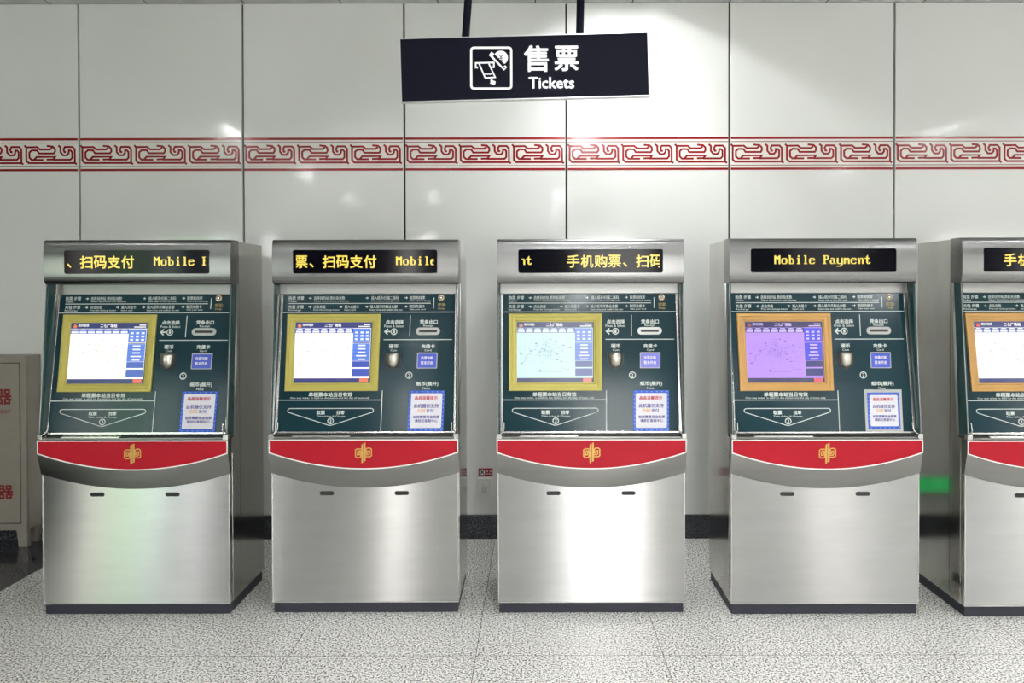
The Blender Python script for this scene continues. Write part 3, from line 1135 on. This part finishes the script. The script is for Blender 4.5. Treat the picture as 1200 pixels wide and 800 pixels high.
q.poly([(283, 408), (300, 400), (312, 412), (334, 420), (330, 446), (314, 456), (290, 442), (278, 436), (290, 428)], IC, SW, 0.001)
q.build('pictogram', sign, fix=False)
q = MB()
q.text('售', 614.6, 643.6, 55.8, 86.6, sgn, SW, 0.001, 0.022); q.text('票', 650, 678.2, 56.4, 85.8, sgn, SW, 0.001, 0.022)
q.build('chinese_lettering', sign, fix=False)
q = MB(); q.text('Tickets', 620, 673.2, 92.4, 106.0, sgn, SW, 0.001, 0.032); q.build('english_lettering', sign, fix=False)
inv = Matrix.Rotation(-ROT, 4, 'Y')
for px, py, lean in ((546.3, 46.5, 0.074), (679.7, 43.5, 0.024)):
    p0 = Vector((((px - 615.5) / SS), 0, (81.0 - py) / SS - 0.006))
    hgt = CEIL_Z - sign.location.z - p0.z - 0.001
    p1 = p0 + Vector((lean * hgt, 0, hgt))
    q = MB(); tube(q, [inv @ p0, inv @ p1], 0.0165, M['sign_navy'], 16); q.build('pole', sign, smooth=True)

# ------------------------------------------------------------------ wall sockets with their stickers
def socket(x, z, lab1, lab2):
    s = empty('wall_socket', (x, WALL_Y, z), lab1, 'wall socket', 'wall sockets')
    q = MB(); q.box(-0.043, 0.043, -0.022, 0, -0.047, 0.047, M['socket']); q.build('cover_plate', s, bevel=0.004)
    q = MB(); q.box(-0.016, 0.021, -0.030, -0.021, 0.006, 0.031, M['socket']); q.build('upper_rocker', s, bevel=0.003)
    q = MB(); q.box(-0.017, 0.02, -0.036, -0.021, -0.036, 0.002, M['socket_grey']); q.build('lower_rocker', s, bevel=0.003)
    l = empty('socket_label', (x + 0.006, WALL_Y, z + 0.082), lab2, 'label', 'socket labels')
    q = MB(); fn = lambda a, b, h=0.0: (a, -h, b)
    q.rect(-0.044, 0.044, -0.0245, 0.0245, fn, M['label_red'], 0.0002, 0.0018)
    q.build('label_plate', l)
    q = MB()
    q.rect(-0.037, -0.005, -0.016, 0.016, fn, M['paper'], 0.0026)
    q.ribbon([(-0.032, -0.011), (-0.010, 0.011)], 0.006, fn, M['cable'], 0.0032)
    q.ribbon([(-0.032, 0.011), (-0.010, -0.011)], 0.006, fn, M['cable'], 0.0032)
    q.text('插', 0.004, 0.015, 0.014, 0.001, fn, M['paper'], 0.0026, 0.02); q.text('座', 0.025, 0.037, 0.014, 0.001, fn, M['paper'], 0.0026, 0.02)
    q.text('Socket', 0.004, 0.038, -0.004, -0.014, fn, M['paper'], 0.0026, 0.02)
    q.build('label_print', l, fix=False)


socket(-0.322, 0.333, 'white two-rocker wall socket in the gap between two ticket machines', 'dark red sticker above the white wall socket in the gap')
socket(0.655, 0.333, 'white wall socket behind the cyan-screen machine, mirrored in a steel side', 'dark red sticker above the socket mirrored in a steel side')

# low green exit light on the wall, seen mirrored in the steel side of the end machine
e = empty('exit_light', (1.60, WALL_Y, 0.338), 'low green exit light on the wall, mirrored between the last two machines', 'exit light')
q = MB(); q.box(-0.19, 0.19, -0.025, 0, -0.055, 0.055, M['socket_grey']); q.build('casing', e, bevel=0.003)
q = MB(); q.box(-0.18, 0.18, -0.027, -0.024, -0.045, 0.045, M['exit_green']); q.build('lit_face', e)

# ------------------------------------------------------------------ grey equipment cabinet at the left edge
CX1, CY0 = -3.08, 0.915
CWD = 0.74
cb = empty('equipment_cabinet', (CX1 - CWD / 2, CY0, 0), 'grey metal respirator cabinet with red lettering on short legs against the wall', 'cabinet')
hw = CWD / 2
q = MB(); q.box(-hw, hw, 0.012, 0.135, 0.102, 1.157, M['cab']); q.build('body', cb, bevel=0.003)
q = MB()
for (x0, x1, z0, z1) in ((-hw, hw, 1.118, 1.157), (-hw, hw, 0.102, 0.14), (-hw, -hw + 0.035, 0.14, 1.118), (hw - 0.035, hw, 0.14, 1.118)):
    q.box(x0, x1, 0.0, 0.013, z0, z1, M['cab'])
q.build('front_frame', cb, bevel=0.002)
q = MB(); q.box(-hw + 0.034, hw - 0.034, 0.008, 0.0125, 0.139, 1.119, M['cab_gap']); q.build('door_gap', cb)
dr = MB(); dr.box(-hw + 0.041, hw - 0.041, 0.002, 0.012, 0.146, 1.112, M['cab']); dr = dr.build('door', cb, bevel=0.002)
CF = lambda a, b, h=0.0: (a, 0.002 - h, b)
lx = lambda px: (px - VX) / 194.5 - (CX1 - hw)
lz = lambda py: CAM_H - (py - HY) / 194.5
for body_, a0_, a1_, b0_, b1_, bold_ in (('呼吸器', lx(12.6) - 0.30, lx(12.6), lz(454), lz(473), 0.03), ('Respirator', lx(11.2) - 0.20, lx(11.2), lz(477), lz(485.5), 0.0),
                                       ('灭火器', lx(13.2) - 0.30, lx(13.2), lz(567), lz(584.5), 0.03)):
    q = MB()
    q.text(body_, a0_, a1_, b0_, b1_, CF, M['cab_red'], 0.0012, bold_)
    q.build('door_lettering', dr, fix=False)
for sx in (-1, 1):
    for y0 in (0.004, 0.10):
        q = MB()
        xo, xi, xt = sx * (hw - 0.001), sx * (hw - 0.055), sx * (hw - 0.068)
        v = [(xo, y0, 0), (xi, y0, 0), (xt, y0, 0.102), (xo, y0, 0.102), (xo, y0 + 0.03, 0), (xi, y0 + 0.03, 0), (xt, y0 + 0.03, 0.102), (xo, y0 + 0.03, 0.102)]
        q.add(v, [(0, 1, 2, 3), (7, 6, 5, 4), (0, 4, 5, 1), (1, 5, 6, 2), (2, 6, 7, 3), (3, 7, 4, 0)], M['cab'])
        q.build('leg', cb, bevel=0.001)

# black cable looping down to the floor beside the cabinet
q = MB()
tube(q, [(-2.97, 1.03, 0.145), (-2.985, 1.02, 0.10), (-3.03, 1.0, 0.085), (-3.04, 0.985, 0.05), (-3.03, 0.97, 0.012), (-2.995, 0.965, 0.008), (-2.97, 0.97, 0.03), (-2.965, 0.99, 0.10), (-2.95, 1.0, 0.16)], 0.007, M['cable'], 8)
tag(q.build('cable', smooth=True), 'black cable looped on the floor beside the grey cabinet', 'cable')
